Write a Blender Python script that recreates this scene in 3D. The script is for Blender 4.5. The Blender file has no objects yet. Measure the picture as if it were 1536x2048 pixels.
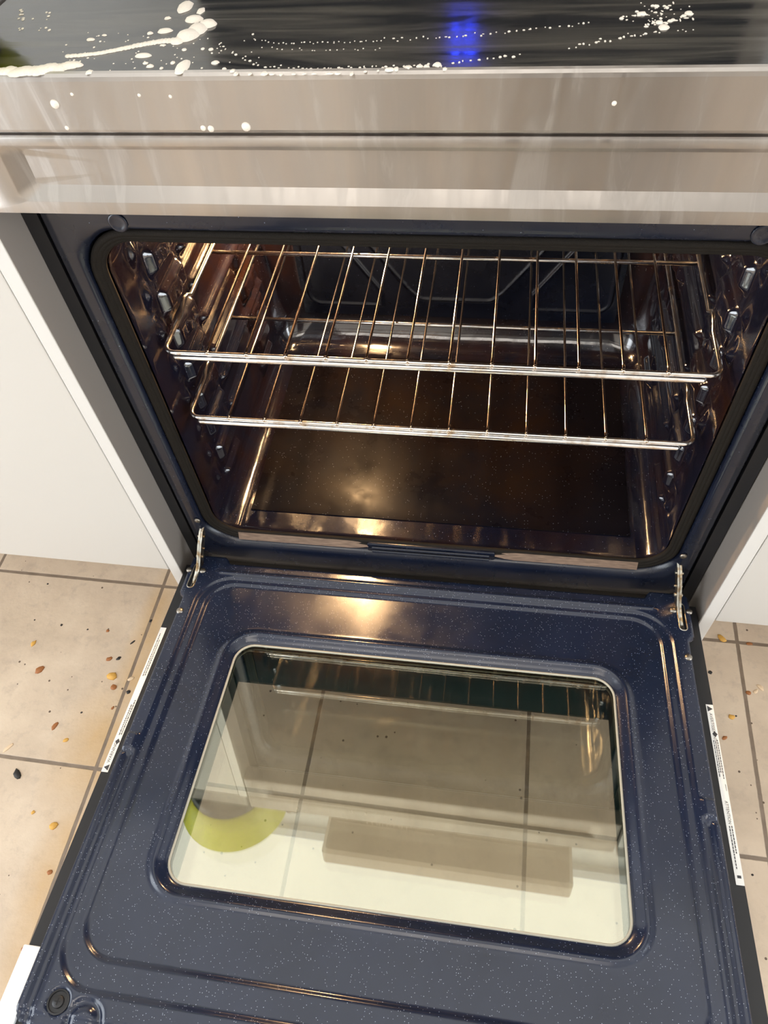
import bpy, math, random
from mathutils import Vector, Matrix
import numpy as np
random.seed(7)
S = bpy.context.scene
COL = S.collection

# ------------------------------------------------------------------ camera, exposure
CAM = (0.07563, -0.53545, 1.14382); YAW, PITCH, ROLL = 0.234460, 0.637422, -0.110646
FPX = 1472.13
cam = bpy.data.cameras.new('camera'); camo = bpy.data.objects.new('camera', cam); COL.objects.link(camo)
camo.matrix_world = Matrix.Translation(CAM) @ Matrix.Rotation(YAW, 4, 'Z') @ Matrix.Rotation(PITCH, 4, 'X') @ Matrix.Rotation(ROLL, 4, 'Z')
cam.sensor_fit = 'VERTICAL'; cam.sensor_height = 36; cam.sensor_width = 27; cam.lens = FPX / 2048 * 36
cam.clip_start = .02
S.camera = camo
S.view_settings.view_transform = 'Standard'; S.view_settings.look = 'None'
S.view_settings.exposure = 0.0; S.view_settings.gamma = 1; S.view_settings.use_curve_mapping = False
S.cycles.use_denoising = True
S.cycles.max_bounces = 10; S.cycles.glossy_bounces = 6; S.cycles.transparent_max_bounces = 12
S.cycles.sample_clamp_indirect = 6
PANEL_NEAR = 1.7      # luminous ceiling panel above the range, added for the bright mirrored ceiling
PANEL_FAR = 4.8       # light added in the middle of the kitchen to brighten upright faces
OVEN_LAMP = 15
W = bpy.data.worlds.new('world'); S.world = W; W.use_nodes = True
W.node_tree.nodes['Background'].inputs[0].default_value = (.9, .93, 1, 1)
W.node_tree.nodes['Background'].inputs[1].default_value = .5

PSI = 0.010627        # the range stands turned by 0.6 degrees in its bay
ZL, TILT = 0.19986, 0.11963

# ------------------------------------------------------------------ materials
def mat(name, col=(.5, .5, .5), rough=.5, metal=0, **kw):
    m = bpy.data.materials.new(name); m.use_nodes = True
    b = m.node_tree.nodes['Principled BSDF']
    b.inputs['Base Color'].default_value = (*col, 1); b.inputs['Roughness'].default_value = rough
    b.inputs['Metallic'].default_value = metal
    for k, v in kw.items(): b.inputs[k.replace('_', ' ')].default_value = v
    return m
class N:
    def __init__(s, m): s.t = m.node_tree; s.b = s.t.nodes['Principled BSDF']
    def new(s, ty, **kw):
        n = s.t.nodes.new('ShaderNode' + ty)
        for k, v in kw.items():
            if k == 'inp':
                for a, b in v.items(): n.inputs[a].default_value = b
            else: setattr(n, k, v)
        return n
    def link(s, a, b): s.t.links.new(a, b)
    def coord(s, scale=(1, 1, 1), rot=(0, 0, 0), loc=(0, 0, 0)):
        c = s.new('TexCoord'); m = s.new('Mapping')
        m.inputs['Scale'].default_value = scale; m.inputs['Rotation'].default_value = rot; m.inputs['Location'].default_value = loc
        s.link(c.outputs['Object'], m.inputs[0]); return m.outputs[0]
    def noise(s, v, scale, detail=4, rough=.55, dist=0):
        n = s.new('TexNoise'); n.inputs['Scale'].default_value = scale; n.inputs['Detail'].default_value = detail
        n.inputs['Roughness'].default_value = rough; n.inputs['Distortion'].default_value = dist
        s.link(v, n.inputs['Vector']); return n.outputs['Fac']
    def ramp(s, f, stops):
        r = s.new('ValToRGB'); e = r.color_ramp.elements
        while len(e) < len(stops): e.new(.5)
        for i, (p, c) in enumerate(stops):
            e[i].position = p; e[i].color = (*c, 1) if isinstance(c, tuple) else (c, c, c, 1)
        s.link(f, r.inputs[0]); return r.outputs[0]
    def mix(s, f, a, b):
        n = s.new('Mix', data_type='RGBA')
        if isinstance(f, (int, float)): n.inputs[0].default_value = f
        else: s.link(f, n.inputs[0])
        for k, x in ((6, a), (7, b)):
            if isinstance(x, tuple): n.inputs[k].default_value = (*x, 1)
            else: s.link(x, n.inputs[k])
        return n.outputs[2]
    def math(s, op, a, b=0.0, c=0.0):
        n = s.new('Math', operation=op)
        for i, x in enumerate((a, b, c)):
            if isinstance(x, (int, float)): n.inputs[i].default_value = x
            else: s.link(x, n.inputs[i])
        return n.outputs[0]
    def bump(s, h, st, dist=.001, normal=None):
        n = s.new('Bump'); n.inputs['Strength'].default_value = st; n.inputs['Distance'].default_value = dist
        s.link(h, n.inputs['Height'])
        if normal: s.link(normal, n.inputs['Normal'])
        return n.outputs[0]

def specks(n, scale, thr, keep):
    """small light flecks of the enamel: Voronoi cells, a few of them kept"""
    v = n.coord(); o = n.new('TexVoronoi', inp={'Scale': scale}); n.link(v, o.inputs['Vector'])
    a = n.math('LESS_THAN', o.outputs['Distance'], thr)
    sp = n.new('SeparateColor'); n.link(o.outputs['Color'], sp.inputs[0])
    return n.math('MULTIPLY', a, n.math('GREATER_THAN', sp.outputs[0], 1 - keep))

def enamel(name, col, rough, flecks, wear=.0, spec=.5, warm=None):
    m = mat(name, col, rough); n = N(m); v = n.coord()
    c = n.ramp(n.noise(v, 9, 5), [(.3, tuple(x * .8 for x in col)), (.7, tuple(x * 1.25 for x in col))])
    if warm: c = n.mix(n.ramp(n.noise(v, 5, 6, .65, .5), [(.42, 0.0), (.66, .9)]), c, warm)
    f = specks(n, 430, .145, flecks)
    c = n.mix(f, c, (.34, .40, .52))
    n.link(c, n.b.inputs['Base Color'])
    r = n.ramp(n.noise(v, 14, 7, .6), [(.3, rough * .75), (.75, rough * 1.5 + wear)])
    n.link(r, n.b.inputs['Roughness'])
    n.b.inputs['Specular IOR Level'].default_value = spec
    n.link(n.bump(n.noise(v, 500, 2), .03, .0004), n.b.inputs['Normal'])
    return m
M = {}
M['liner'] = enamel('speckled navy enamel', (.010, .0155, .036), .15, .5, .07, .6)
M['frame'] = enamel('navy frame enamel', (.007, .010, .022), .2, .03, .1, .6)
M['cavity'] = enamel('oven cavity enamel', (.006, .007, .016), .075, .10, .03, .9, warm=(.022, .008, .003))
# baked-on grease makes the side walls uneven
n = N(M['cavity']); v = n.coord(); n.b.inputs['IOR'].default_value = 1.75
b1 = n.bump(n.noise(v, 16, 2, .4, .3), .22, .004); b2 = n.bump(n.noise(v, 240, 2), .04, .0006, b1)
n.link(b2, n.b.inputs['Normal'])

m = M['oven_floor'] = enamel('dull baked oven floor', (.0050, .0045, .007), .28, .12, .08, .05, warm=(.011, .006, .004))
def steel(name, col=(.52, .485, .455), rough=.33):
    m = mat(name, col, rough, 1); n = N(m)
    br = n.noise(n.coord((1.5, 60, 1100)), 2.0, 3, .6)
    lo = n.noise(n.coord((9, 3, 1.6)), 1.0, 5, .6, .6)
    drip = n.noise(n.coord((46, 5, 7)), 1.0, 5, .6, .9)
    n.link(n.ramp(drip, [(.40, rough), (.66, rough * 1.45)]), n.b.inputs['Roughness'])
    c = n.mix(n.ramp(lo, [(.38, 0.0), (.64, 1.0)]), tuple(x * .90 for x in col), tuple(min(1, x * 1.10) for x in col))
    n.link(n.mix(n.ramp(drip, [(.56, 0.0), (.64, .30), (.72, .10)]), c, (.74, .71, .68)), n.b.inputs['Base Color'])
    n.b.inputs['Anisotropic'].default_value = .86
    tv = n.new('CombineXYZ'); tv.inputs[2].default_value = 1; n.link(tv.outputs[0], n.b.inputs['Tangent'])
    n.link(n.bump(br, .05, .0003), n.b.inputs['Normal'])
    return m
M['steel'] = steel('brushed stainless steel')
M['chrome'] = mat('oven rack wire', (.78, .74, .70), .16, 1)
n = N(M['chrome']); n.link(n.ramp(n.noise(n.coord(), 60, 4), [(.50, (.86, .84, .82)), (.72, (.55, .42, .30))]), n.b.inputs['Base Color'])
n.link(n.ramp(n.noise(n.coord(), 60, 2), [(.45, .16), (.75, .32)]), n.b.inputs['Roughness'])
M['wire'] = mat('heat tinted rack wire', (.64, .54, .45), .10, 1)
M['zinc'] = mat('zinc plated hinge steel', (.55, .53, .44), .32, 1)
n = N(M['zinc']); n.link(n.ramp(n.noise(n.coord(), 120, 4), [(.45, (.62, .61, .54)), (.62, (.36, .24, .12))]), n.b.inputs['Base Color'])
M['screw'] = mat('dull screw steel', (.32, .29, .25), .38, 1)
M['black'] = mat('black painted steel', (.012, .012, .014), .42)
M['pitch'] = mat('black recess shade', (.004, .004, .005), .7)  # shade of the door gap and screw slots put into the colour
M['rubber'] = mat('woven gasket', (.015, .0125, .010), .7, Specular_IOR_Level=.12)
n = N(M['rubber']); n.link(n.bump(n.noise(n.coord((1, 1, 1)), 900, 2), .5, .001), n.b.inputs['Normal'])
M['fibre'] = mat('lit gasket strip', (.20, .13, .09), .8)  # gasket along the bottom of the mouth, its lit brown put into the colour
n = N(M['fibre']); n.link(n.ramp(n.noise(n.coord((1, 9, 9)), 60, 5), [(.3, (.13, .085, .06)), (.7, (.27, .18, .125))]), n.b.inputs['Base Color'])
M['white'] = mat('white cabinet laminate', (.60, .575, .535), .33)
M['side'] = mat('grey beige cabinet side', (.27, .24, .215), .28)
M['white_edge'] = mat('white gable laminate', (.68, .66, .63), .3)
M['label'] = mat('white label paper', (.86, .85, .82), .5)
M['ink'] = mat('dark label ink', (.05, .05, .055), .6)
M['trim'] = mat('pale satin trim', (.80, .82, .85), .28)
M['wall'] = mat('painted wall', (.72, .71, .68), .7)
M['ceil'] = mat('white ceiling paint', (.85, .84, .82), .8)
M['fridge'] = mat('dark fridge door', (.035, .032, .032), .3)
M['counter'] = mat('speckled counter top', (.28, .26, .24), .35)
M['splash'] = mat('beige grey splash panel', (.34, .30, .25), .35)
M['hood'] = mat('hood underside', (.50, .41, .33), .4)
M['yellow'] = mat('lime yellow plastic', (.60, .62, .015), .4)
M['foam'] = mat('soap foam', (.86, .78, .68), .55)
n = N(M['foam']); n.link(n.bump(n.noise(n.coord(), 700, 3), .6, .0006), n.b.inputs['Normal'])
M['crumb_y'] = mat('yellow crumb', (.70, .38, .075), .6)
M['crumb_o'] = mat('brown crumb', (.36, .13, .035), .6)
M['crumb_k'] = mat('burnt crumb', (.018, .014, .012), .6)
M['crumb_w'] = mat('pale crumb', (.78, .58, .38), .6)
M['beadm'] = mat('pale sealing bead', (.42, .40, .33), .5)
M['teal'] = mat('frit with mirrored tint', (.035, .075, .085), .12)  # black frit; grey green of the mirrored ceiling put into its colour

def emis(name, col, st):
    m = bpy.data.materials.new(name); m.use_nodes = True; t = m.node_tree; t.nodes.clear()
    e = t.nodes.new('ShaderNodeEmission'); o = t.nodes.new('ShaderNodeOutputMaterial')
    e.inputs[0].default_value = (*col, 1); e.inputs[1].default_value = st; t.links.new(e.outputs[0], o.inputs[0]); return m
M['panel_near'] = emis('luminous ceiling panel', (1, .985, .93), PANEL_NEAR)
M['panel_far'] = emis('warm ceiling light', (1, .93, .84), PANEL_FAR)
M['blue'] = emis('blue clock digits', (.02, .05, 1.0), 42)
M['window'] = emis('added window light', (.88, .94, 1), 6.3)  # glow of the two added windows
M['lampglow'] = emis('glowing oven bulb', (1, .62, .28), 120)

# coated door glass: thin pane = transparent + mirror mixed by the Fresnel factor
def pane(name, base, gain, tint, rough):
    m = bpy.data.materials.new(name); m.use_nodes = True; t = m.node_tree; t.nodes.clear()
    o = t.nodes.new('ShaderNodeOutputMaterial'); tr = t.nodes.new('ShaderNodeBsdfTransparent'); gl = t.nodes.new('ShaderNodeBsdfGlossy')
    tr.inputs[0].default_value = (*tint, 1); gl.inputs[0].default_value = (.99, 1, .86, 1); gl.inputs['Roughness'].default_value = rough
    fr = t.nodes.new('ShaderNodeFresnel'); fr.inputs[0].default_value = 1.5
    ma = t.nodes.new('ShaderNodeMath'); ma.operation = 'MULTIPLY_ADD'; ma.inputs[1].default_value = gain; ma.inputs[2].default_value = base
    mx = t.nodes.new('ShaderNodeMixShader')
    t.links.new(fr.outputs[0], ma.inputs[0]); t.links.new(ma.outputs[0], mx.inputs[0]); t.links.new(tr.outputs[0], mx.inputs[1]); t.links.new(gl.outputs[0], mx.inputs[2])
    t.links.new(mx.outputs[0], o.inputs[0]); return m
M['pane_in'] = pane('coated inner door glass', .17, 1.0, (.98, .98, .95), .012)
M['pane_out'] = pane('clear outer door glass', .03, 1.0, (.99, .99, .97), .02)

# cooktop glass under a cleaning film
m = M['cooktop'] = mat('black ceramic glass under a cleaning film', (.012, .012, .013), .05); n = N(m)
n.b.inputs['Specular IOR Level'].default_value = .8; n.b.inputs['IOR'].default_value = 1.75
warp = n.coord((1.2, 10, 1), (0, 0, .25)); fl = n.noise(warp, 3.2, 7, .6, 1.4)
film = n.ramp(fl, [(.40, 0.0), (.72, 1.0)])
n.link(n.mix(film, (.010, .010, .011), (.085, .075, .060)), n.b.inputs['Base Color'])
n.link(n.ramp(fl, [(.35, .07), (.75, .30)]), n.b.inputs['Roughness'])
n.link(n.bump(n.noise(n.coord((2, 30, 1), (0, 0, .22)), 5, 5, .6, 1.0), .045, .0006), n.b.inputs['Normal'])

# floor tiles
L1, TA, TS = -0.50232, 0.08057, 0.33436
m = M['tile'] = mat('mottled beige floor tile', (.5, .4, .3), .42); n = N(m)
tc = n.new('TexCoord'); sx = n.new('SeparateXYZ'); n.link(tc.outputs['Object'], sx.inputs[0])
def gdist(o, off):
    u = n.math('DIVIDE', n.math('SUBTRACT', o, off), TS)
    fr = n.math('FRACT', n.math('ADD', u, 50.5)); return n.math('MULTIPLY', n.math('ABSOLUTE', n.math('SUBTRACT', fr, .5)), TS)
gx, gy = gdist(sx.outputs[0], L1), gdist(sx.outputs[1], TA)
edge = n.math('ADD', n.math('MINIMUM', gx, gy), n.math('MULTIPLY', n.math('SUBTRACT', n.noise(n.coord(), 70, 3), .5), .0012))
gr = n.ramp(n.math('MULTIPLY', edge, 100), [(.24, 1.0), (.34, 0.0)])
v = n.coord()
base = n.ramp(n.noise(v, 7, 8, .62, .3), [(.30, (.53, .415, .305)), (.5, (.64, .505, .375)), (.70, (.73, .59, .445))])
base = n.mix(n.ramp(n.noise(v, 38, 6, .7), [(.52, 0.0), (.70, .45)]), base, (.42, .33, .26))
def blob(x, y, sx_, sy_):
    m1 = n.new('Mapping'); m1.inputs['Location'].default_value = (-x / sx_, -y / sy_, 0); m1.inputs['Scale'].default_value = (1 / sx_, 1 / sy_, 0)
    n.link(tc.outputs['Object'], m1.inputs[0]); g = n.new('TexGradient', gradient_type='SPHERICAL'); n.link(m1.outputs[0], g.inputs[0]); return g.outputs['Fac']
st = n.math('MAXIMUM', blob(-.50, -.23, .10, .16), n.math('MAXIMUM', blob(-.495, -.06, .04, .24), blob(-.50, -.42, .06, .22)))
st = n.math('MULTIPLY', n.ramp(st, [(.0, 0.0), (.7, .75)]), n.ramp(n.noise(v, 12, 5), [(.3, .5), (.65, 1.0)]))
base = n.mix(st, base, (.58, .36, .15))
vo = n.new('TexVoronoi', inp={'Scale': 75}); n.link(v, vo.inputs['Vector']); sp = n.new('SeparateColor'); n.link(vo.outputs['Color'], sp.inputs[0])
dark = n.math('MULTIPLY', n.math('LESS_THAN', vo.outputs['Distance'], n.math('MULTIPLY', sp.outputs[1], .16)), n.math('GREATER_THAN', sp.outputs[0], .72))
base = n.mix(dark, base, (.13, .085, .055))
base = n.mix(gr, base, n.ramp(n.noise(v, 40, 4), [(.3, (.185, .135, .095)), (.7, (.27, .20, .145))]))
n.link(base, n.b.inputs['Base Color'])
n.link(n.bump(n.math('SUBTRACT', n.noise(v, 60, 6, .65), n.math('MULTIPLY', gr, 2.5)), .35, .0018), n.b.inputs['Normal'])

# ------------------------------------------------------------------ mesh helpers
def obj(name, verts, faces, m, parent=None, smooth=False, mats=None, mi=None, angle=None):
    me = bpy.data.meshes.new(name); me.from_pydata([tuple(map(float, p)) for p in verts], [], faces); me.update()
    for k in (mats or [m]): me.materials.append(M[k])
    if mi is not None: me.polygons.foreach_set('material_index', mi)
    if smooth: me.polygons.foreach_set('use_smooth', [True] * len(me.polygons))
    o = bpy.data.objects.new(name, me); COL.objects.link(o)
    if angle:
        try: me.set_sharp_from_angle(angle=math.radians(angle))
        except Exception: pass
    if parent: o.parent = parent
    return o
class MB:
    def __init__(s): s.v = []; s.f = []; s.mi = []
    def add(s, v, f, mi=0):
        b = len(s.v); s.v += [tuple(p) for p in v]; s.f += [tuple(i + b for i in q) for q in f]; s.mi += [mi] * len(f); return s
    def box(s, x0, x1, y0, y1, z0, z1, mi=0, T=None, bev=0):
        if bev:
            r = min(bev, (x1 - x0) * .45, (y1 - y0) * .45, (z1 - z0) * .45)
            rings = [(rr(x0 + a, x1 - a, z0 + a, z1 - a, r, 2), y) for a, y in ((r, y0), (r * .3, y0 + r * .3), (0, y0 + r), (0, y1 - r), (r * .3, y1 - r * .3), (r, y1))]
            v, f = loft([[(x, y, z) for x, z in p] for p, y in rings], True, True)
        else:
            v = [(x, y, z) for x in (x0, x1) for y in (y0, y1) for z in (z0, z1)]
            f = [(0, 1, 3, 2), (4, 6, 7, 5), (0, 4, 5, 1), (2, 3, 7, 6), (0, 2, 6, 4), (1, 5, 7, 3)]
        if T: v = [T(p) for p in v]
        return s.add(v, f, mi)
    def tube(s, path, r, n=10, mi=0, closed=False, T=None):
        P = [Vector(T(p) if T else p) for p in path]; L = len(P); v = []; f = []
        up = Vector((0, 0, 1)); prev = None
        for i in range(L):
            a = P[(i - 1) % L] if (closed or i > 0) else P[i]; b = P[(i + 1) % L] if (closed or i < L - 1) else P[i]
            t = (b - a).normalized()
            if prev is None:
                u = t.orthogonal().normalized()
            else: u = (prev - t * prev.dot(t)).normalized()
            prev = u; w = t.cross(u)
            rad = r[i] if isinstance(r, (list, tuple)) else r
            for k in range(n):
                q = 2 * math.pi * k / n; v.append(P[i] + u * math.cos(q) * rad + w * math.sin(q) * rad)
        for i in range(L if closed else L - 1):
            j = (i + 1) % L
            for k in range(n): f.append((i * n + k, i * n + (k + 1) % n, j * n + (k + 1) % n, j * n + k))
        if not closed: f += [tuple(range(n))[::-1], tuple((L - 1) * n + k for k in range(n))]
        return s.add(v, f, mi)
    def lathe(s, prof, c, ax=(0, 0, 1), n=20, mi=0):
        ax = Vector(ax).normalized(); u = ax.orthogonal().normalized(); w = ax.cross(u); c = Vector(c); v = []; f = []
        for r, h in prof:
            for k in range(n):
                q = 2 * math.pi * k / n; v.append(c + ax * h + u * r * math.cos(q) + w * r * math.sin(q))
        for i in range(len(prof) - 1):
            for k in range(n): f.append((i * n + k, i * n + (k + 1) % n, (i + 1) * n + (k + 1) % n, (i + 1) * n + k))
        f += [tuple(range(n))[::-1], tuple((len(prof) - 1) * n + k for k in range(n))]
        return s.add(v, f, mi)
    def build(s, name, m, parent=None, smooth=False, mats=None, angle=None):
        return obj(name, s.v, s.f, m, parent, smooth, mats, s.mi if mats else None, angle)
def rr(x0, x1, z0, z1, r, n=6):
    p = []
    for cx, cz, a0 in ((x1 - r, z1 - r, 0), (x0 + r, z1 - r, 90), (x0 + r, z0 + r, 180), (x1 - r, z0 + r, 270)):
        for i in range(n + 1):
            a = math.radians(a0 + 90 * i / n); p.append((cx + r * math.cos(a), cz + r * math.sin(a)))
    return p
def loft(rings, cap0=False, cap1=False):
    n = len(rings[0]); v = [p for r in rings for p in r]; f = []
    for i in range(len(rings) - 1):
        for k in range(n): f.append((i * n + k, i * n + (k + 1) % n, (i + 1) * n + (k + 1) % n, (i + 1) * n + k))
    if cap0: f.append(tuple(range(n))[::-1])
    if cap1: f.append(tuple((len(rings) - 1) * n + k for k in range(n)))
    return v, f
def empty(name, loc=(0, 0, 0), rz=0):
    o = bpy.data.objects.new(name, None); COL.objects.link(o); o.location = loc; o.rotation_euler = (0, 0, rz); o.empty_display_size = .05; return o
def tag(o, label=None, cat=None, group=None, kind=None):
    for k, v in (('label', label), ('category', cat), ('group', group), ('kind', kind)):
        if v: o[k] = v
    return o
def inworld(x, y, z=0):
    c, s = math.cos(PSI), math.sin(PSI); return (c * x - s * y, s * x + c * y, z)
def sdrr(x, z, x0, x1, z0, z1, r):
    qx = np.abs(x - (x0 + x1) / 2) - (x1 - x0) / 2 + r; qz = np.abs(z - (z0 + z1) / 2) - (z1 - z0) / 2 + r
    return np.hypot(np.maximum(qx, 0), np.maximum(qz, 0)) + np.minimum(np.maximum(qx, qz), 0) - r
def sm(a, b, x):
    t = np.clip((x - a) / (b - a), 0, 1); return t * t * (3 - 2 * t)

# ------------------------------------------------------------------ the room
def struct(o): o['kind'] = 'structure'; return o
ROOM = (-2.3, 2.5, -2.9, .70, 2.42)
x0, x1, y0, y1, H = ROOM
struct(MB().box(x0, x1, y0, y1, -.04, 0).build('floor', 'tile'))
struct(MB().box(x0, x1, y0, y1, H, H + .05).build('ceiling', 'ceil'))
struct(MB().box(x0 - .05, x1 + .05, y1, y1 + .05, 0, H).build('wall_back', 'wall'))
struct(MB().box(x0 - .05, x0, y0, y1, 0, H).build('wall_left', 'wall'))
struct(MB().box(x1, x1 + .05, y0, y1, 0, H).build('wall_right', 'wall'))
struct(MB().box(x0 - .05, x1 + .05, y0 - .05, y0, 0, H).build('wall_front', 'wall'))
# unseen window added in the left wall to light the floor below the door
wf = MB(); WY0, WY1, WZ0, WZ1 = -2.55, -.45, .06, 2.12
for a in ((WY0, WY1, WZ0 - .05, WZ0), (WY0, WY1, WZ1, WZ1 + .05), (WY0, WY0 + .06, WZ0, WZ1), (WY1 - .06, WY1, WZ0, WZ1), (-1.53, -1.47, WZ0, WZ1)):
    wf.box(x0, x0 + .05, a[0], a[1], a[2], a[3])
w = struct(wf.build('added_window_1', 'white_edge'))
MB().box(x0 + .004, x0 + .012, WY0 + .06, WY1 - .06, WZ0, WZ1).build('added_window_pane', 'window', w)
w2 = MB()  # second unseen window, added to brighten the right side of the floor
for a in ((-2.1, -.5, .04, .10), (-2.1, -.5, 2.06, 2.12), (-2.1, -2.04, .10, 2.06), (-.56, -.5, .10, 2.06)): w2.box(x1 - .05, x1, a[0], a[1], a[2], a[3])
w2 = struct(w2.build('added_window_2', 'white_edge'))
MB().box(x1 - .012, x1 - .004, -2.04, -.56, .10, 2.06).build('added_window_pane', 'window', w2)
dd_ = struct(MB().box(-2.02, -1.44, y0 + .002, y0 + .05, 0.002, 2.05).build('standin_door_1', 'fridge'))  # unseen dark slab, put in as a dark band mirrored in the steel
# glowing panels added under the ceiling for fill and reflection
def added_ceil_light(cx, cy, lx, ly, m, label):
    t = empty('added_ceiling_light', (cx, cy, H)); tag(t, label, 'ceiling light')
    fr = MB()
    fr.box(-lx - .03, lx + .03, -ly - .03, -ly, -.035, 0).box(-lx - .03, lx + .03, ly, ly + .03, -.035, 0)
    fr.box(-lx - .03, -lx, -ly, ly, -.035, 0).box(lx, lx + .03, -ly, ly, -.035, 0)
    fr.build('light_frame', 'trim', t); MB().box(-lx, lx, -ly, ly, -.03, -.012).build('diffuser', m, t)
added_ceil_light(0.0, -.11, 1.45, .74, 'panel_near', 'wide luminous ceiling panel above the range, mirrored in the door glass')
added_ceil_light(-.1, -1.75, .75, .35, 'panel_far', 'warm ceiling light in the middle of the kitchen')
# opposite side of the kitchen, mirrored by the steel
t = empty('refrigerator', (.34, y0 + .03, 0)); tag(t, 'tall dark refrigerator added opposite the range for a dark stripe in the steel', 'refrigerator')  # unseen, put in as a dark stripe mirrored in the steel
MB().box(-.33, .33, .0, .62, .02, 1.78, bev=.01).build('body', 'fridge', t)
MB().box(-.33, .33, .625, .665, .55, 1.78, bev=.008).build('door', 'fridge', t); MB().box(-.33, .33, .625, .665, .06, .53, bev=.008).build('drawer', 'fridge', t)
MB().tube([(-.28, .67, .7), (-.28, .71, .72), (-.28, .71, 1.5), (-.28, .67, 1.52)], .009).build('handle', 'steel', t)
for cx, hw, lab in ((-.70, .68, 'wide white cupboard opposite the range, beside the dark refrigerator'), (1.42, .70, 'white cupboard opposite the range, right of the dark refrigerator')):
    t = empty('tall_cupboard', (cx, y0 + .003, 0)); tag(t, lab, 'cupboard')
    MB().box(-hw, hw, 0.002, .56, .08, 2.2).build('body', 'white', t)
    for s in (-1, 1): MB().box(min(0, s * hw) + .003, max(0, s * hw) - .003, .562, .582, .09, 2.19, bev=.002).build('door', 'white', t)
# range hood seen only mirrored in the door glass
t = MB().box(-.42, .42, y1 - .008, y1 - .0005, .92, 1.62, bev=.001).build('backsplash', 'splash'); tag(t, 'beige grey backsplash panel added on the wall behind the range, mirrored in the door glass', 'backsplash')  # added to darken the bright gap mirrored below the hood
t = empty('range_hood', (.02, y1 - .0085, 1.60)); tag(t, 'dark slim range hood above the cooktop, mirrored in the door glass', 'range hood')
v, f = loft([[(x, y, z) for x, y in rr(-.36 + a, .38 - a, -.455 + a, -.001, .01, 3)] for a, z in ((.01, 0), (0, .01), (0, .07), (.02, .11))], True, True)
obj('body', v, f, 'hood', t)
for s in (-1, 1):
    fl = MB(); fl.box(s * .18 - .15, s * .18 + .15, -.36, -.08, -.006, -.001)
    for k in range(9): fl.box(s * .18 - .14, s * .18 + .14, -.35 + .03 * k, -.34 + .03 * k, -.010, -.005)
    fl.build('filter', 'hood', t)

# ------------------------------------------------------------------ base cabinets on both sides
ZB = .2049
for s, lab in ((-1, 'white base cabinet on the left of the oven'), (1, 'white base cabinet on the right of the oven')):
    side = 'left' if s < 0 else 'right'
    g = .3812; e = g + .0175
    t = empty('base_cabinet', (s * e, 0, 0)); tag(t, lab, 'cabinet', )
    def X(a, b): return (min(s * a, s * b), max(s * a, s * b))
    MB().box(*X(-.0175, -.0003), 0.0, .695, .002, .872, bev=.0008).build('gable', 'white_edge', t)
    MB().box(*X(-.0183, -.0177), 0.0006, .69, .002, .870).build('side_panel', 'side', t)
    MB().box(*X(.0008, .62), 0.0, .018, ZB, .868, bev=.0012).build('door', 'white', t)
    MB().box(*X(.0005, .62), .021, .695, ZB + .002, .872).build('carcass', 'white', t)
    MB().box(*X(.0005, .62), .16, .178, .002, ZB).build('kickboard', 'white', t)
    c = MB().box(*X(g + .004, e + .63), .0005, .699, .8725, .9125, bev=.003).build('countertop', 'counter')
    tag(c, 'speckled counter top beside the range on the %s' % side, 'countertop')

# ------------------------------------------------------------------ the range
RG = empty('range', (0, 0, 0), PSI); tag(RG, 'stainless steel range with its navy enamelled oven door lying open', 'range')
YF, YS, ZT = .042, .0041, .9145
DZ = .0135
# front frame around the opening (convex pressed sheet)
rings = []
for hx, zb, zt, r, y in ((.3615, .178, .8215, .004, .078), (.3618, .178, .8215, .004, .052), (.3600, .1795, .8215, .004, .0455), (.3565, .183, .8195, .006, .0425),
                         (.3490, .200, .800, .02, .0415), (.3450, .212, .782, .03, .0430), (.3420, .221, .770, .040, .0425), (.3395, .2285, .7640, .046, .0440), (.3375, .2335, .7600, .050, .0480), (.3365, .2365, .7580, .052, .0560), (.3365, .2365, .7580, .052, .078)):
    rings.append([(x, y, z) for x, z in rr(-hx, hx, zb, zt, r, 10)])
v, f = loft(rings); ff = obj('front_frame', v, f, 'frame', RG, True, angle=40)
# three-fold gasket in the gap round the opening
gb = MB()
for hx, zb, zt, r, y, rad in ((.3325, .2440, .7540, .050, .0520, .0042), (.3292, .2475, .7505, .047, .0530, .0042), (.3258, .2510, .7470, .044, .0545, .0040)):
    gb.tube([(x, y, z) for x, z in rr(-hx, hx, zb, zt, r, 10)], rad, 8, closed=True)
gb.build('gasket', 'rubber', RG, True)
for a, b in ((-.290, -.092), (.092, .290)):
    fb = MB(); nn = 14; P = []
    for i in range(nn + 1):
        u = i / nn; x = a + (b - a) * u; w_ = .0062 * min(1, (u if a > 0 else 1 - u) * 9 + .05); P.append((x, w_))
    fb.add([(x, .0462 + (k / 3) * .0045, .2475 + (k / 3 - .5) * 2 * w_) for x, w_ in P for k in range(4)],
           [(i * 4 + k, (i + 1) * 4 + k, (i + 1) * 4 + k + 1, i * 4 + k + 1) for i in range(nn) for k in range(3)])
    fb.build('lit_gasket_strip', 'fibre', RG, True)
cs = MB()
cs.tube([(-.086, .045, .2480), (.084, .045, .2480)], .0022, 8); cs.tube([(-.086, .043, .2420), (.084, .043, .2420)], .0022, 8)
cs.box(-.094, .092, .047, .053, .2350, .2530, bev=.002)
cs.build('gasket_clip', 'frame', RG, True, angle=40)
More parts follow.
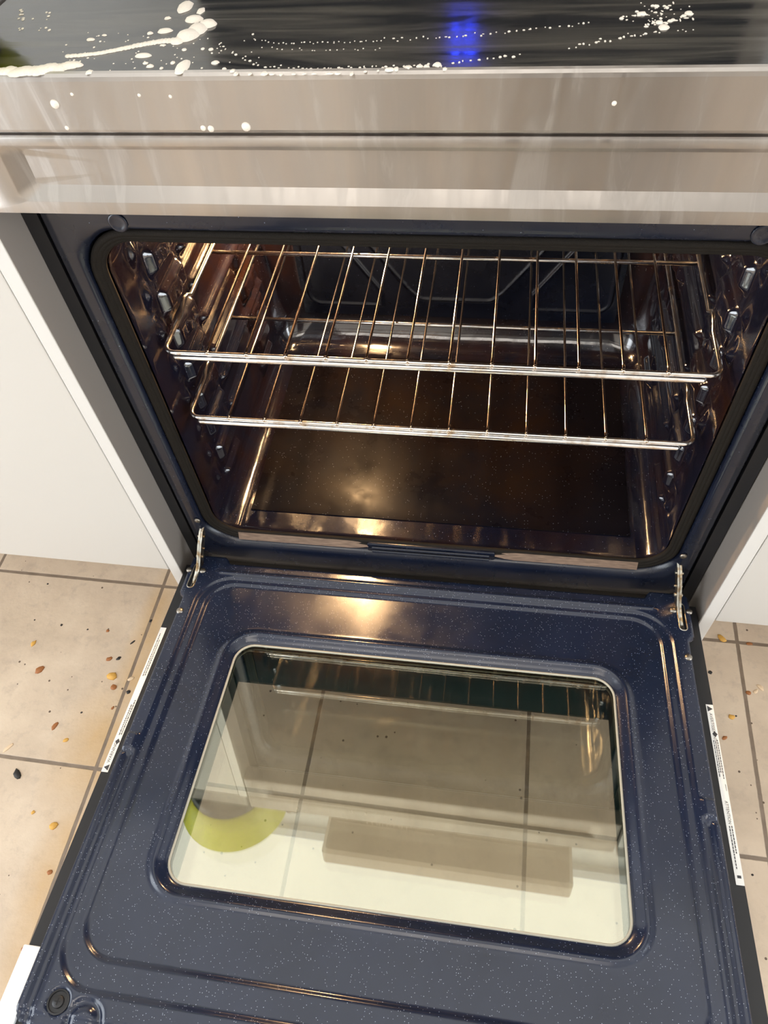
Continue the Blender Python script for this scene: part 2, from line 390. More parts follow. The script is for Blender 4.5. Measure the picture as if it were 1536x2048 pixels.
# shadowed sides of the body behind the frame
for s in (-1, 1):
    MB().box(min(s * .3635, s * .3725), max(s * .3635, s * .3725), .070, .62, .03, .862).build('body_side', 'black', RG)
    MB().box(min(s * .3635, s * .3795), max(s * .3635, s * .3795), .0460, .069, .03, .822).build('body_flange', 'black', RG)
MB().box(-.3505, .3505, .60, .62, .03, .86).build('back_plate', 'black', RG)
MB().box(-.372, .372, .049, .0685, .03, .1765, bev=.003).build('storage_drawer', 'pitch', RG)  # black shade of the gap behind the door put into its colour
for x, z, s_ in ((-.341, .290, 1), (.340, .2915, 1)):
    MB().lathe([(.0001, .0030), (.0028, .0028), (.0046, .0015), (.005, 0)][::-1], (x, .0418, z), (0, -1, 0), 16).build('rivet', 'screw', RG, True)
for x in (-.283, .283):
    MB().lathe([(.0095, 0), (.0090, .0006), (.0072, .0008), (.0060, .0002), (.003, .0001)], (x, .0420, .770), (0, -1, 0), 20).build('screw_cup', 'frame', RG, True)

# oven cavity: swept rounded box with pressed rack supports on its side walls
HX, CZ0, CZ1, CR = .3225, .2465, .7400, .036
def relief(y, z):
    z = z - DZ
    d = np.zeros_like(y)
    for c, wd in ((.165, .030), (.395, .028)):                         # upright pressings that carry the racks
        col = sm(c - wd - .010, c - wd + .002, y) * (1 - sm(c + wd - .002, c + wd + .010, y))
        zz = (z - .3555) / .054; ph = zz - np.floor(zz)
        tooth = sm(.04, .26, ph) * (1 - sm(.60, .80, ph))
        ins = sm(.262, .285, z) * (1 - sm(.665, .69, z))
        d = np.maximum(d, col * ins * (.0020 + .0085 * tooth))
        for k in range(8):                                             # little flat seats on each tooth
            zc = .3555 + .054 * k + .019
            e = ((y - c) / .010) ** 2 + ((z - zc) / .014) ** 2
            d = d + .0022 * np.exp(-e ** 2) * ins
    for k in range(7):                                                 # long ribs between the uprights
        zc = .3430 + .054 * k
        rib = np.exp(-((z - zc) / .0075) ** 2) * sm(.205, .220, y) * (1 - sm(.440, .449, y))
        d = np.maximum(d, .0095 * rib)
    for k in range(8):                                                 # oval dimples near the mouth
        e = ((y - .108) / .007) ** 2 + ((z - (.300 + .054 * k)) / .014) ** 2
        d = np.maximum(d, .0065 * np.exp(-e))
    return d
def cavity():
    zs = np.linspace(CZ0 + CR, CZ1 - CR, 260); xs = np.linspace(-HX + CR, HX - CR, 24)
    arc = lambda cx, cz, a0: [(cx + CR * math.cos(math.radians(a0 + t)), cz + CR * math.sin(math.radians(a0 + t))) for t in np.linspace(0, 90, 9)[1:-1]]
    ring = [(-HX, z, 1) for z in zs[::-1]] + [(a, b, 0) for a, b in arc(-HX + CR, CZ0 + CR, 180)] + [(x, CZ0, 0) for x in xs] + \
           [(a, b, 0) for a, b in arc(HX - CR, CZ0 + CR, 270)] + [(HX, z, 2) for z in zs] + [(a, b, 0) for a, b in arc(HX - CR, CZ1 - CR, 0)] + [(x, CZ1, 0) for x in xs[::-1]] + \
           [(a, b, 0) for a, b in arc(-HX + CR, CZ1 - CR, 90)]
    R = np.array(ring); cx, cz = 0, (CZ0 + CZ1) / 2
    ys = list(np.linspace(.066, .45, 160)); v = []
    def off(p, o, y):                                                   # inward offset
        hx, hz = HX, (CZ1 - CZ0) / 2; return (p[0] * (hx - o) / hx, y, cz + (p[1] - cz) * (hz - o) / hz)
    prof = [(.0, y) for y in ys] + [(.055 * (1 - math.cos(math.radians(a))), .45 + .055 * math.sin(math.radians(a))) for a in (10, 20, 30, 40, 50, 60, 70, 80, 90)]
    prof = [(.0005, .0600), (-.0010, .0606), (-.0006, .0625)] + prof
    for o, y in prof:
        Y = np.full(len(R), y); d = relief(Y, R[:, 1]) if y < .449 else np.zeros(len(R))
        for (x, z, k), dd in zip(ring, d):
            q = off((x, z), o, y); v.append((q[0] + (dd if k == 1 else -dd if k == 2 else 0), q[1], q[2]))
    nn = len(R); f = []
    for i in range(len(prof) - 1):
        for k in range(nn): f.append((i * nn + k, (i + 1) * nn + k, (i + 1) * nn + (k + 1) % nn, i * nn + (k + 1) % nn))
    f.append(tuple((len(prof) - 1) * nn + k for k in range(nn)))
    return obj('oven_cavity', v, f, 'cavity', RG, True, angle=60)
CAV = cavity()
fp = MB(); fp.box(-.283, .283, .098, .452, CZ0 + .0004, CZ0 + .0016, bev=.0005); fp.build('oven_floor', 'oven_floor', RG)
# pressed back panel
nx, nz = 300, 200
gx_ = np.linspace(-.270, .270, nx); gz_ = np.linspace(.300, .690, nz); X_, Z_ = np.meshgrid(gx_, gz_)
def groove(d, w=.0028): return np.exp(-(d / w) ** 2)
dd = np.zeros_like(X_)
flare = np.maximum(0, Z_ - .349) * .72
sc_ = .074 / (.074 + flare)
d0 = sdrr(X_ * sc_, Z_, -.074, .074, .338, .72, .022) / sc_
dd += .0035 * groove(d0) + .0015 * sm(.003, -.003, d0)
for s in (-1, 1):
    u = s * X_; lft = .128 + np.maximum(0, Z_ - .354) * .66
    d1 = sdrr(u, Z_, .10, .256, .323, .60, .022); d2 = lft - u; d3 = np.maximum(d1, d2)
    dd += .0035 * groove(d3) + .002 * sm(.003, -.003, d3)
v = [(x, .5035 - d, z) for x, z, d in zip(X_.ravel(), Z_.ravel(), dd.ravel())]
f = [(j * nx + i, (j + 1) * nx + i, (j + 1) * nx + i + 1, j * nx + i + 1) for j in range(nz - 1) for i in range(nx - 1)]
obj('back_panel', v, f, 'frame', RG, True)
# oven lamp
lm = MB().lathe([(.034, 0), (.034, .006), (.028, .010), (.026, .010)], (-.20, .5015, .668), (0, -1, 0), 24).build('lamp_holder', 'zinc', RG, True)
gl = MB().lathe([(.020, 0), (.0195, .012), (.015, .022), (.008, .028), (.001, .030)], (-.20, .4930, .668), (0, -1, 0), 20).build('lamp_bulb', 'lampglow', RG, True)
ld = bpy.data.lights.new('oven_lamp_light', 'POINT'); ld.energy = OVEN_LAMP; ld.color = (1, .60, .28); ld.shadow_soft_size = .012
lo = bpy.data.objects.new('oven_lamp_light', ld); COL.objects.link(lo); lo.location = (-.20, .440, .668); lo.parent = RG

# cooktop: glass, steel rim, control strip with its pressed panel
MB().box(-.3715, .3715, YS + .0062, .600, .9035, ZT - .0003, bev=.0012).build('cooktop_glass', 'cooktop', RG)
prof = [(.06, .862), (.06, .866), (YS + .010, .8665), (YS + .001, .8725), (YS, .8745), (YS, .9098), (YS + .0006, .9126), (YS + .0022, .9145), (YS + .0048, .9151), (YS + .0064, .9141), (YS + .007, .905), (.06, .905)]
v = [(x, y, z) for x in (-.3785, .3785) for y, z in prof]; k = len(prof)
f = [(i, (i + 1) % k, k + (i + 1) % k, k + i) for i in range(k)] + [tuple(range(k))[::-1], tuple(range(k, 2 * k))]
obj('front_rim', v, f, 'steel', RG)
rings = []
for a, zb, zt, r, y in ((.3785, .8014, .8690, .001, .035), (.3785, .8014, .8690, .001, YS + .0022), (.3778, .8022, .8682, .0015, YS + .0006), (.3765, .8034, .8668, .002, YS),
                        (.341, .8135, .8622, .008, YS), (.3395, .8145, .8610, .008, YS + .0006), (.3250, .8235, .8562, .006, YS + .0072), (.3235, .8245, .8550, .006, YS + .0080), (.26, .834, .846, .002, YS + .0080)):
    rings.append([(x, y, z) for x, z in rr(-a, a, zb, zt, r, 5)])
v, f = loft(rings, False, True); obj('control_panel', v, f, 'steel', RG, True, angle=25)
cv = MB().box(-.372, .372, YS + .033, .60, .8075, .8585); cv.build('vent_shroud', 'black', RG)
MB().tube([(-.356, .0380, .8055), (.356, .0380, .8055)], .0011, 8).build('frame_bead', 'trim', RG, True)
# backguard with a blue clock, seen mirrored in the cooktop
v = []; prof = [(.600, .905), (.604, 1.205), (.612, 1.215), (.655, 1.215), (.655, .905)]
v = [(x, y, z) for x in (-.370, .370) for y, z in prof]; k = 5
f = [(i, (i + 1) % k, k + (i + 1) % k, k + i) for i in range(k)] + [tuple(range(k))[::-1], tuple(range(k, 2 * k))]
obj('backguard', v, f, 'black', RG)
ck = MB()
seg = {'h': ((0, .010, .0), ), }
for q, on in enumerate(('abcdefg', 'bc', 'abged')):
    bx_ = -.016 + q * .011
    for s_, (a, b, c, d_) in {'a': (0, .009, .018, .0205), 'd': (0, .009, 0, .0025), 'g': (0, .009, .009, .0115), 'b': (.0075, .010, .010, .020), 'c': (.0075, .010, 0, .010), 'f': (-.001, .0015, .010, .020), 'e': (-.001, .0015, 0, .010)}.items():
        if s_ in on: ck.box(bx_ + a * .7, bx_ + b * .7, .6005, .6035, 1.120 + c, 1.120 + d_)
ck.build('clock_display', 'blue', RG)
for s in (-1, 1): MB().box(s * .2 - .09, s * .2 + .09, .6002, .6032, 1.09, 1.15, bev=.001).build('touch_pad', 'fridge', RG)

# ------------------------------------------------------------------ the open door (local x, s outwards, h up)
ct, st_ = math.cos(TILT), math.sin(TILT)
def D(p):
    x, s, h = p; return (x, -s * ct + h * st_, ZL + s * st_ + h * ct)
dm = MB()                                          # outer shell: ring of four hollow bars round the window
for a in ((-.3780, -.300, -.020, .600), (.300, .3780, -.020, .600), (-.300, .300, -.008, .085), (-.300, .300, .46, .600)):
    dm.box(a[0], a[1], a[2], a[3], -.040, 0, T=D)
DOOR = dm.build('oven_door', 'black', RG)
# liner as a pressed sheet
nx, ns = 366, 306
xs = np.linspace(-.3650, .3650, nx); ss = np.linspace(-.0330, .577, ns); X, Sg = np.meshgrid(xs, ss); AX = np.abs(X)
h = np.full_like(X, .0170)
step = sdrr(X, Sg, -.335, .335, .0095, .540, .048); inner = sdrr(X, Sg, -.3205, .3205, .0185, .510, .040)
h -= .0035 * sm(.0030, -.0030, step) + .0035 * sm(.0026, -.0026, inner)
rib = np.exp(-((Sg - .0015) / .0026) ** 2) * sm(.322, .312, AX); h += .0026 * rib
win = sdrr(X, Sg, -.2545, .2545, .1140, .4265, .026)
h += .0030 * np.exp(-((win - .0160) / .0045) ** 2)                # raised bead round the window
h -= .0064 * sm(.0135, .0010, win)                                 # rolls down to the glass
h += .0038 * sm(.2640, .2680, Sg) * sm(.2900, .2860, Sg) * sm(.3385, .3425, AX) * sm(.3570, .3530, AX)   # spacer bosses
rim = sm(.2905, .2945, Sg); h += rim * (.0030 * sm(.347, .351, AX) - .0024 * np.exp(-((AX - .3435) / .0035) ** 2))
h -= .0030 * sm(.5600, .5660, Sg)
for sx_, cx, cs_ in ((1, .2865, .565), (-1, -.2865, .565)):
    e = np.hypot(X - cx, (Sg - cs_)); h -= .0045 * np.exp(-((e - .0165) / .0042) ** 2)
    e = np.hypot(X - sx_ * .317, Sg - .552); h -= .0040 * sm(.0135, .010, e)
# outline: rounded corners, notches near the hinges, narrower below
hw = .3660 - .0075 * sm(.040, .052, Sg)
back = np.where(AX > .312, -.0305, -.0185)
back = -.0185 - .0120 * sm(.302, .314, AX)
cr = .020; inside = (AX <= hw) & (Sg >= back)
dx_ = AX - (.366 - cr); dy_ = (-.0305 + cr) - Sg
inside &= ~((dx_ > 0) & (dy_ > 0) & (np.hypot(dx_, dy_) > cr))
dy2 = Sg - (.577 - .022); dx2 = AX - (.3585 - .022)
inside &= ~((dx2 > 0) & (dy2 > 0) & (np.hypot(dx2, dy2) > .022))
edge_fall = np.minimum(hw - AX, Sg - back); h -= .0055 * (1 - sm(.0, .0040, edge_fall)); h -= .005 * sm(.572, .577, Sg)
slot = sdrr(AX, Sg, .3468, .3556, -.0105, .0330, .0043)
keep = inside & (win > .0) & (slot > 0)
idx = -np.ones(X.size, int); kk = keep.ravel(); idx[kk] = np.arange(kk.sum())
px_, ps_, ph_ = X.ravel().copy(), Sg.ravel().copy(), h.ravel()
v = [D((px_[i], ps_[i], ph_[i])) for i in np.nonzero(kk)[0]]
f = []
K = keep
for j in range(ns - 1):
    for i in range(nx - 1):
        if K[j, i] and K[j, i + 1] and K[j + 1, i] and K[j + 1, i + 1]:
            a = j * nx + i; f.append((idx[a], idx[a + nx], idx[a + nx + 1], idx[a + 1]))
        else:
            q = [(j, i), (j + 1, i), (j + 1, i + 1), (j, i + 1)]; q = [t for t in q if K[t]]
            if len(q) == 3: f.append(tuple(idx[a * nx + b] for a, b in q))
obj('door_liner', v, f, 'liner', DOOR, True)
MB().box(-.3640, .3640, -.0170, -.0150, -.012, .009, T=D).build('rear_flange', 'liner', DOOR)
# glass retaining bead and panes
pin = [(x, s) for x, s in rr(-.2550, .2550, .1135, .4270, .0265, 10)]
MB().tube([(x, s, .0036) for x, s in pin], .0015, 8, closed=True, T=D).build('glass_bead', 'label', DOOR, True).data.materials[0] = M['beadm']
MB().box(-.266, .266, .102, .438, -.0010, .0030, T=D).build('inner_glass', 'pane_in', DOOR)
HO = -.040
MB().box(-.2540, .2540, .1490, .4165, HO + .001, HO + .005, T=D).build('outer_window', 'pane_out', DOOR)
fr = MB()
for a in ((-.300, .300, .085, .1490), (-.300, .300, .4165, .460), (-.300, -.2540, .1490, .4165), (.2540, .300, .1490, .4165)): fr.box(a[0], a[1], a[2], a[3], HO + .001, HO + .005, T=D)
fr.build('glass_border', 'teal', DOOR)
tb = MB()                                          # channel walls between the panes
for a in ((-.300, .300, .085, .087), (-.300, .300, .458, .460), (-.300, -.298, .087, .458), (.298, .300, .087, .458)): tb.box(a[0], a[1], a[2], a[3], HO + .0055, -.0015, T=D)
tb.build('window_channel', 'teal', DOOR)
ct_ = MB().tube([(-.285, .107, -.012), (-.255, .109, -.02), (.285, .109, -.02)], .0016, 8, T=D); ct_.build('channel_rod', 'zinc', DOOR, True)
# pale trims at the front corners, hinge slots, screws
for s in (-1, 1): MB().box(min(s * .3590, s * .3825), max(s * .3590, s * .3825), .506, .612, -.044, .0035, T=D, bev=.0012).build('end_trim', 'trim', DOOR)
for s in (-1, 1):
    p = [(s * .3512 + (x), y) for x, y in rr(-.0050, .0050, -.0110, .0340, .0048, 6)]
    MB().tube([(x, y, .0170) for x, y in p], .0010, 6, closed=True, T=D).build('hinge_slot', 'zinc', DOOR, True)
    MB().box(s * .3512 - .0052, s * .3512 + .0052, .014, .034, .0012, .0050, T=D, bev=.001).build('slot_plate', 'screw', DOOR)
    up = Vector(D((0, 0, 1))) - Vector(D((0, 0, 0)))
    for x, y, r in ((.3410, .0015, .0040), (.3622, .0020, .0036), (.3515, .0765, .0042)):
        MB().lathe([(r * 1.25, -.001), (r * 1.2, .0009), (r * .9, .0022), (r * .4, .0028), (r * .1, .0029)], D((s * x, y, .0168)), up, 16).build('screw', 'screw', DOOR, True)
    sc2 = MB().lathe([(.0115, .0), (.0113, .0018), (.0098, .0020), (.0093, .0006), (.0060, .0008), (.0055, .0028), (.0042, .0036), (.0002, .0038)], D((s * .317, .552, .0132)), up, 24)
    T2 = lambda p, s=s: D((s * .317 + p[0], .552 + p[1], .0132 + p[2]))
    sc2.box(-.0030, .0030, -.0005, .0005, .0030, .0041, mi=1, T=T2); sc2.box(-.0005, .0005, -.0030, .0030, .0030, .0041, mi=1, T=T2)
    sc2.build('corner_screw', 'black', DOOR, True, mats=['black', 'pitch'], angle=40)
# warning labels on the ledges
def text_mesh(body, size):
    c = bpy.data.curves.new('t', 'FONT'); c.body = body; c.size = size; c.extrude = 0
    o = bpy.data.objects.new('t', c); COL.objects.link(o); dg = bpy.context.evaluated_depsgraph_get(); dg.update()
    me = bpy.data.meshes.new_from_object(o.evaluated_get(dg)); v = [tuple(p.co) for p in me.vertices]; f = [tuple(p.vertices) for p in me.polygons]
    bpy.data.objects.remove(o); bpy.data.meshes.remove(me); return v, f
def label(name, side, sa, sb, items, lab):
    lb = MB(); xi, xo = .3690, .3778
    lb.box(min(side * xi, side * xo), max(side * xi, side * xo), sa, sb, .0002, .0006, T=D)
    # (u along reading direction, w across, up = outwards)
    def P(u, w): return D((side * (xi + .0004 + w), (sa + u) if side > 0 else (sb - u), .0008))
    for it in items:
        if it[0] == 't':
            _, body, u, w, size = it; v, f = text_mesh(body, size)
            lb.add([P(u + a, w + b) for a, b, _ in v], f, 1)
        elif it[0] == 'poly':
            lb.add([P(*q) for q in it[1]], [tuple(range(len(it[1])))], 1)
        elif it[0] == 'rows':
            _, u0, u1, ws, hgt = it
            for w in ws:
                u = u0 + random.uniform(0, .003); end = u1 - random.uniform(0, .02)
                while u < end:
                    l = random.uniform(.0012, .0040); lb.add([P(u, w), P(u + l, w), P(u + l, w + hgt), P(u, w + hgt)], [(0, 1, 2, 3)], 1); u += l + .0007
    o = lb.build(name, 'label', DOOR, mats=['label', 'ink']); o['label'] = lab
tri = [(.002, .0008), (.010, .0008), (.006, .0072)]
label('warning_label', 1, .134, .350, [('poly', tri), ('t', 'AVERTISSEMENT', .012, .0022, .0052),
      ('poly', [(.0405, .0015), (.0445, .0045), (.0405, .0078), (.0365, .0045)]), ('rows', .048, .098, (.0012, .0034, .0056), .0010),
      ('poly', [(.104, .0062), (.112, .0066), (.112, .0070), (.104, .0068)]), ('t', 'ATTENTION', .124, .0026, .0048), ('rows', .150, .200, (.0024, .0050), .0011), ('poly', [(.206, .002), (.209, .002), (.209, .0062), (.206, .0062)])], 'white label with AVERTISSEMENT and ATTENTION print')
label('warning_label', -1, .097, .313, [('poly', tri), ('t', 'WARNING', .012, .0022, .0056), ('poly', [(.0405, -.0002), (.0445, .0030), (.0405, .0062), (.0365, .0030)]),
      ('rows', .048, .100, (.0012, .0038), .0012), ('rows', .135, .205, (.0020, .0046), .0011)], 'white label with WARNING print')
# hinge arms rising from the slots into the frame
for s in (-1, 1):
    hg = MB()
    path = [(.020, .006), (.004, .0105), (-.006, .020), (-.0125, .034), (-.022, .050), (-.034, .066), (-.046, .0760)]
    LX = (0, -.001, -.003, -.005, -.007, -.009, -.0105)
    for off, wd, tw in ((-.0026, .0024, 1.0), (.0010, .0030, .86)):
        v = []
        for i, (sv, hv) in enumerate(path):
            half = (.0050, .0062, .0074, .0070, .0074, .0060, .0020)[i] * tw
            a = Vector(path[min(i + 1, 6)]) - Vector(path[max(i - 1, 0)]); a.normalize(); nrm = Vector((-a.y, a.x))
            for xo_ in (off - wd / 2, off + wd / 2):
                for sg in (-1, 1): v.append(D((s * (.3512 + LX[i] + xo_), sv + nrm.x * half * sg, hv + nrm.y * half * sg)))
        f = []
        for i in range(6):
            b = i * 4; c = b + 4; f += [(b, b + 1, c + 1, c), (b + 2, c + 2, c + 3, b + 3), (b, c, c + 2, b + 2), (b + 1, b + 3, c + 3, c + 1)]
        f += [(0, 2, 3, 1), (24, 25, 27, 26)]
        hg.add(v, f)
    for sv, hv, xc, r_ in ((-.0125, .034, .3460, .0028), (-.030, .060, .3435, .0022), (-.020, .044, .3445, .0016)):
        hg.tube([(s * (xc - .0062), sv, hv), (s * (xc + .0048), sv, hv)], r_, 12, T=D)
    hg.build('hinge_arm', 'zinc', RG, True, angle=35)
# door handle on the underside
hd = MB().tube([(-.32, .555, -.092), (.32, .555, -.092)], .012, 16, T=D)
for s in (-1, 1): hd.box(s * .30 - .012, s * .30 + .012, .546, .566, -.090, -.0445, T=D)
hd.build('handle', 'steel', DOOR, True, angle=40)
MB().box(-.3775, .3775, -.018, .604, -.0440, -.0405, T=D).build('front_panel', 'steel', DOOR) if False else None

# ------------------------------------------------------------------ oven racks
def rack(z, label):
    t = empty('oven_rack', inworld(0, .0759, z), PSI); tag(t, label, 'oven rack', 'wire racks in the oven')
    YB = .396
    def side(s):
        return [(s * .3095, .012, 0), (s * .3095, .070, 0), (s * .3095, .078, .005), (s * .3095, .088, .008), (s * .3095, .098, .006), (s * .3085, .106, 0), (s * .3085, .20, 0), (s * .3085, YB - .012, 0)]
    c = lambda x, y, a0: [(x + .012 * math.cos(math.radians(a0 + t_)), y + .012 * math.sin(math.radians(a0 + t_)), 0) for t_ in (0, 22, 45, 68, 90)]
    path = c(-.2975, .012, 180) + c(.2975, .012, 270) + side(1)[1:-1] + c(.2965, YB - .012, 0) + c(-.2965, YB - .012, 90) + side(-1)[::-1][1:-1]
    MB().tube(path, .0028, 12, closed=True).build('frame', 'chrome', t, True)
    MB().tube([(-.300, -.0022, -.0040), (-.295, -.0026, -.0042), (.291, -.0026, -.0042), (.296, -.0022, -.0040)], [.001, .0038, .0038, .001], 12).build('front_rail', 'chrome', t, True)
    MB().tube([(-.3085, .2005, -.0042), (.3085, .2005, -.0042)], .0028, 10).build('cross_brace', 'chrome', t, True)
    wm = None
    for i in range(12):
        x = -.256 + .04645 * i
        if wm is None:
            b = MB().tube([(0, -.0022, .0012), (0, .001, .0038), (0, .008, .0042), (0, YB - .006, .0042), (0, YB, .0030)], .0017, 8)
            b.lathe([(.0001, -.0026), (.0022, -.002), (.0030, 0), (.0022, .002), (.0001, .0026)], (0, -.001, .0022), (0, 0, 1), 10)
            o = b.build('wire', 'wire', t, True); wm = o.data
        else:
            o = bpy.data.objects.new('wire', wm); COL.objects.link(o); o.parent = t
        o.location = (x, 0, 0)
    return t
rack(.5826, 'upper chrome wire rack in the oven')
rack(.4744, 'lower chrome wire rack in the oven')

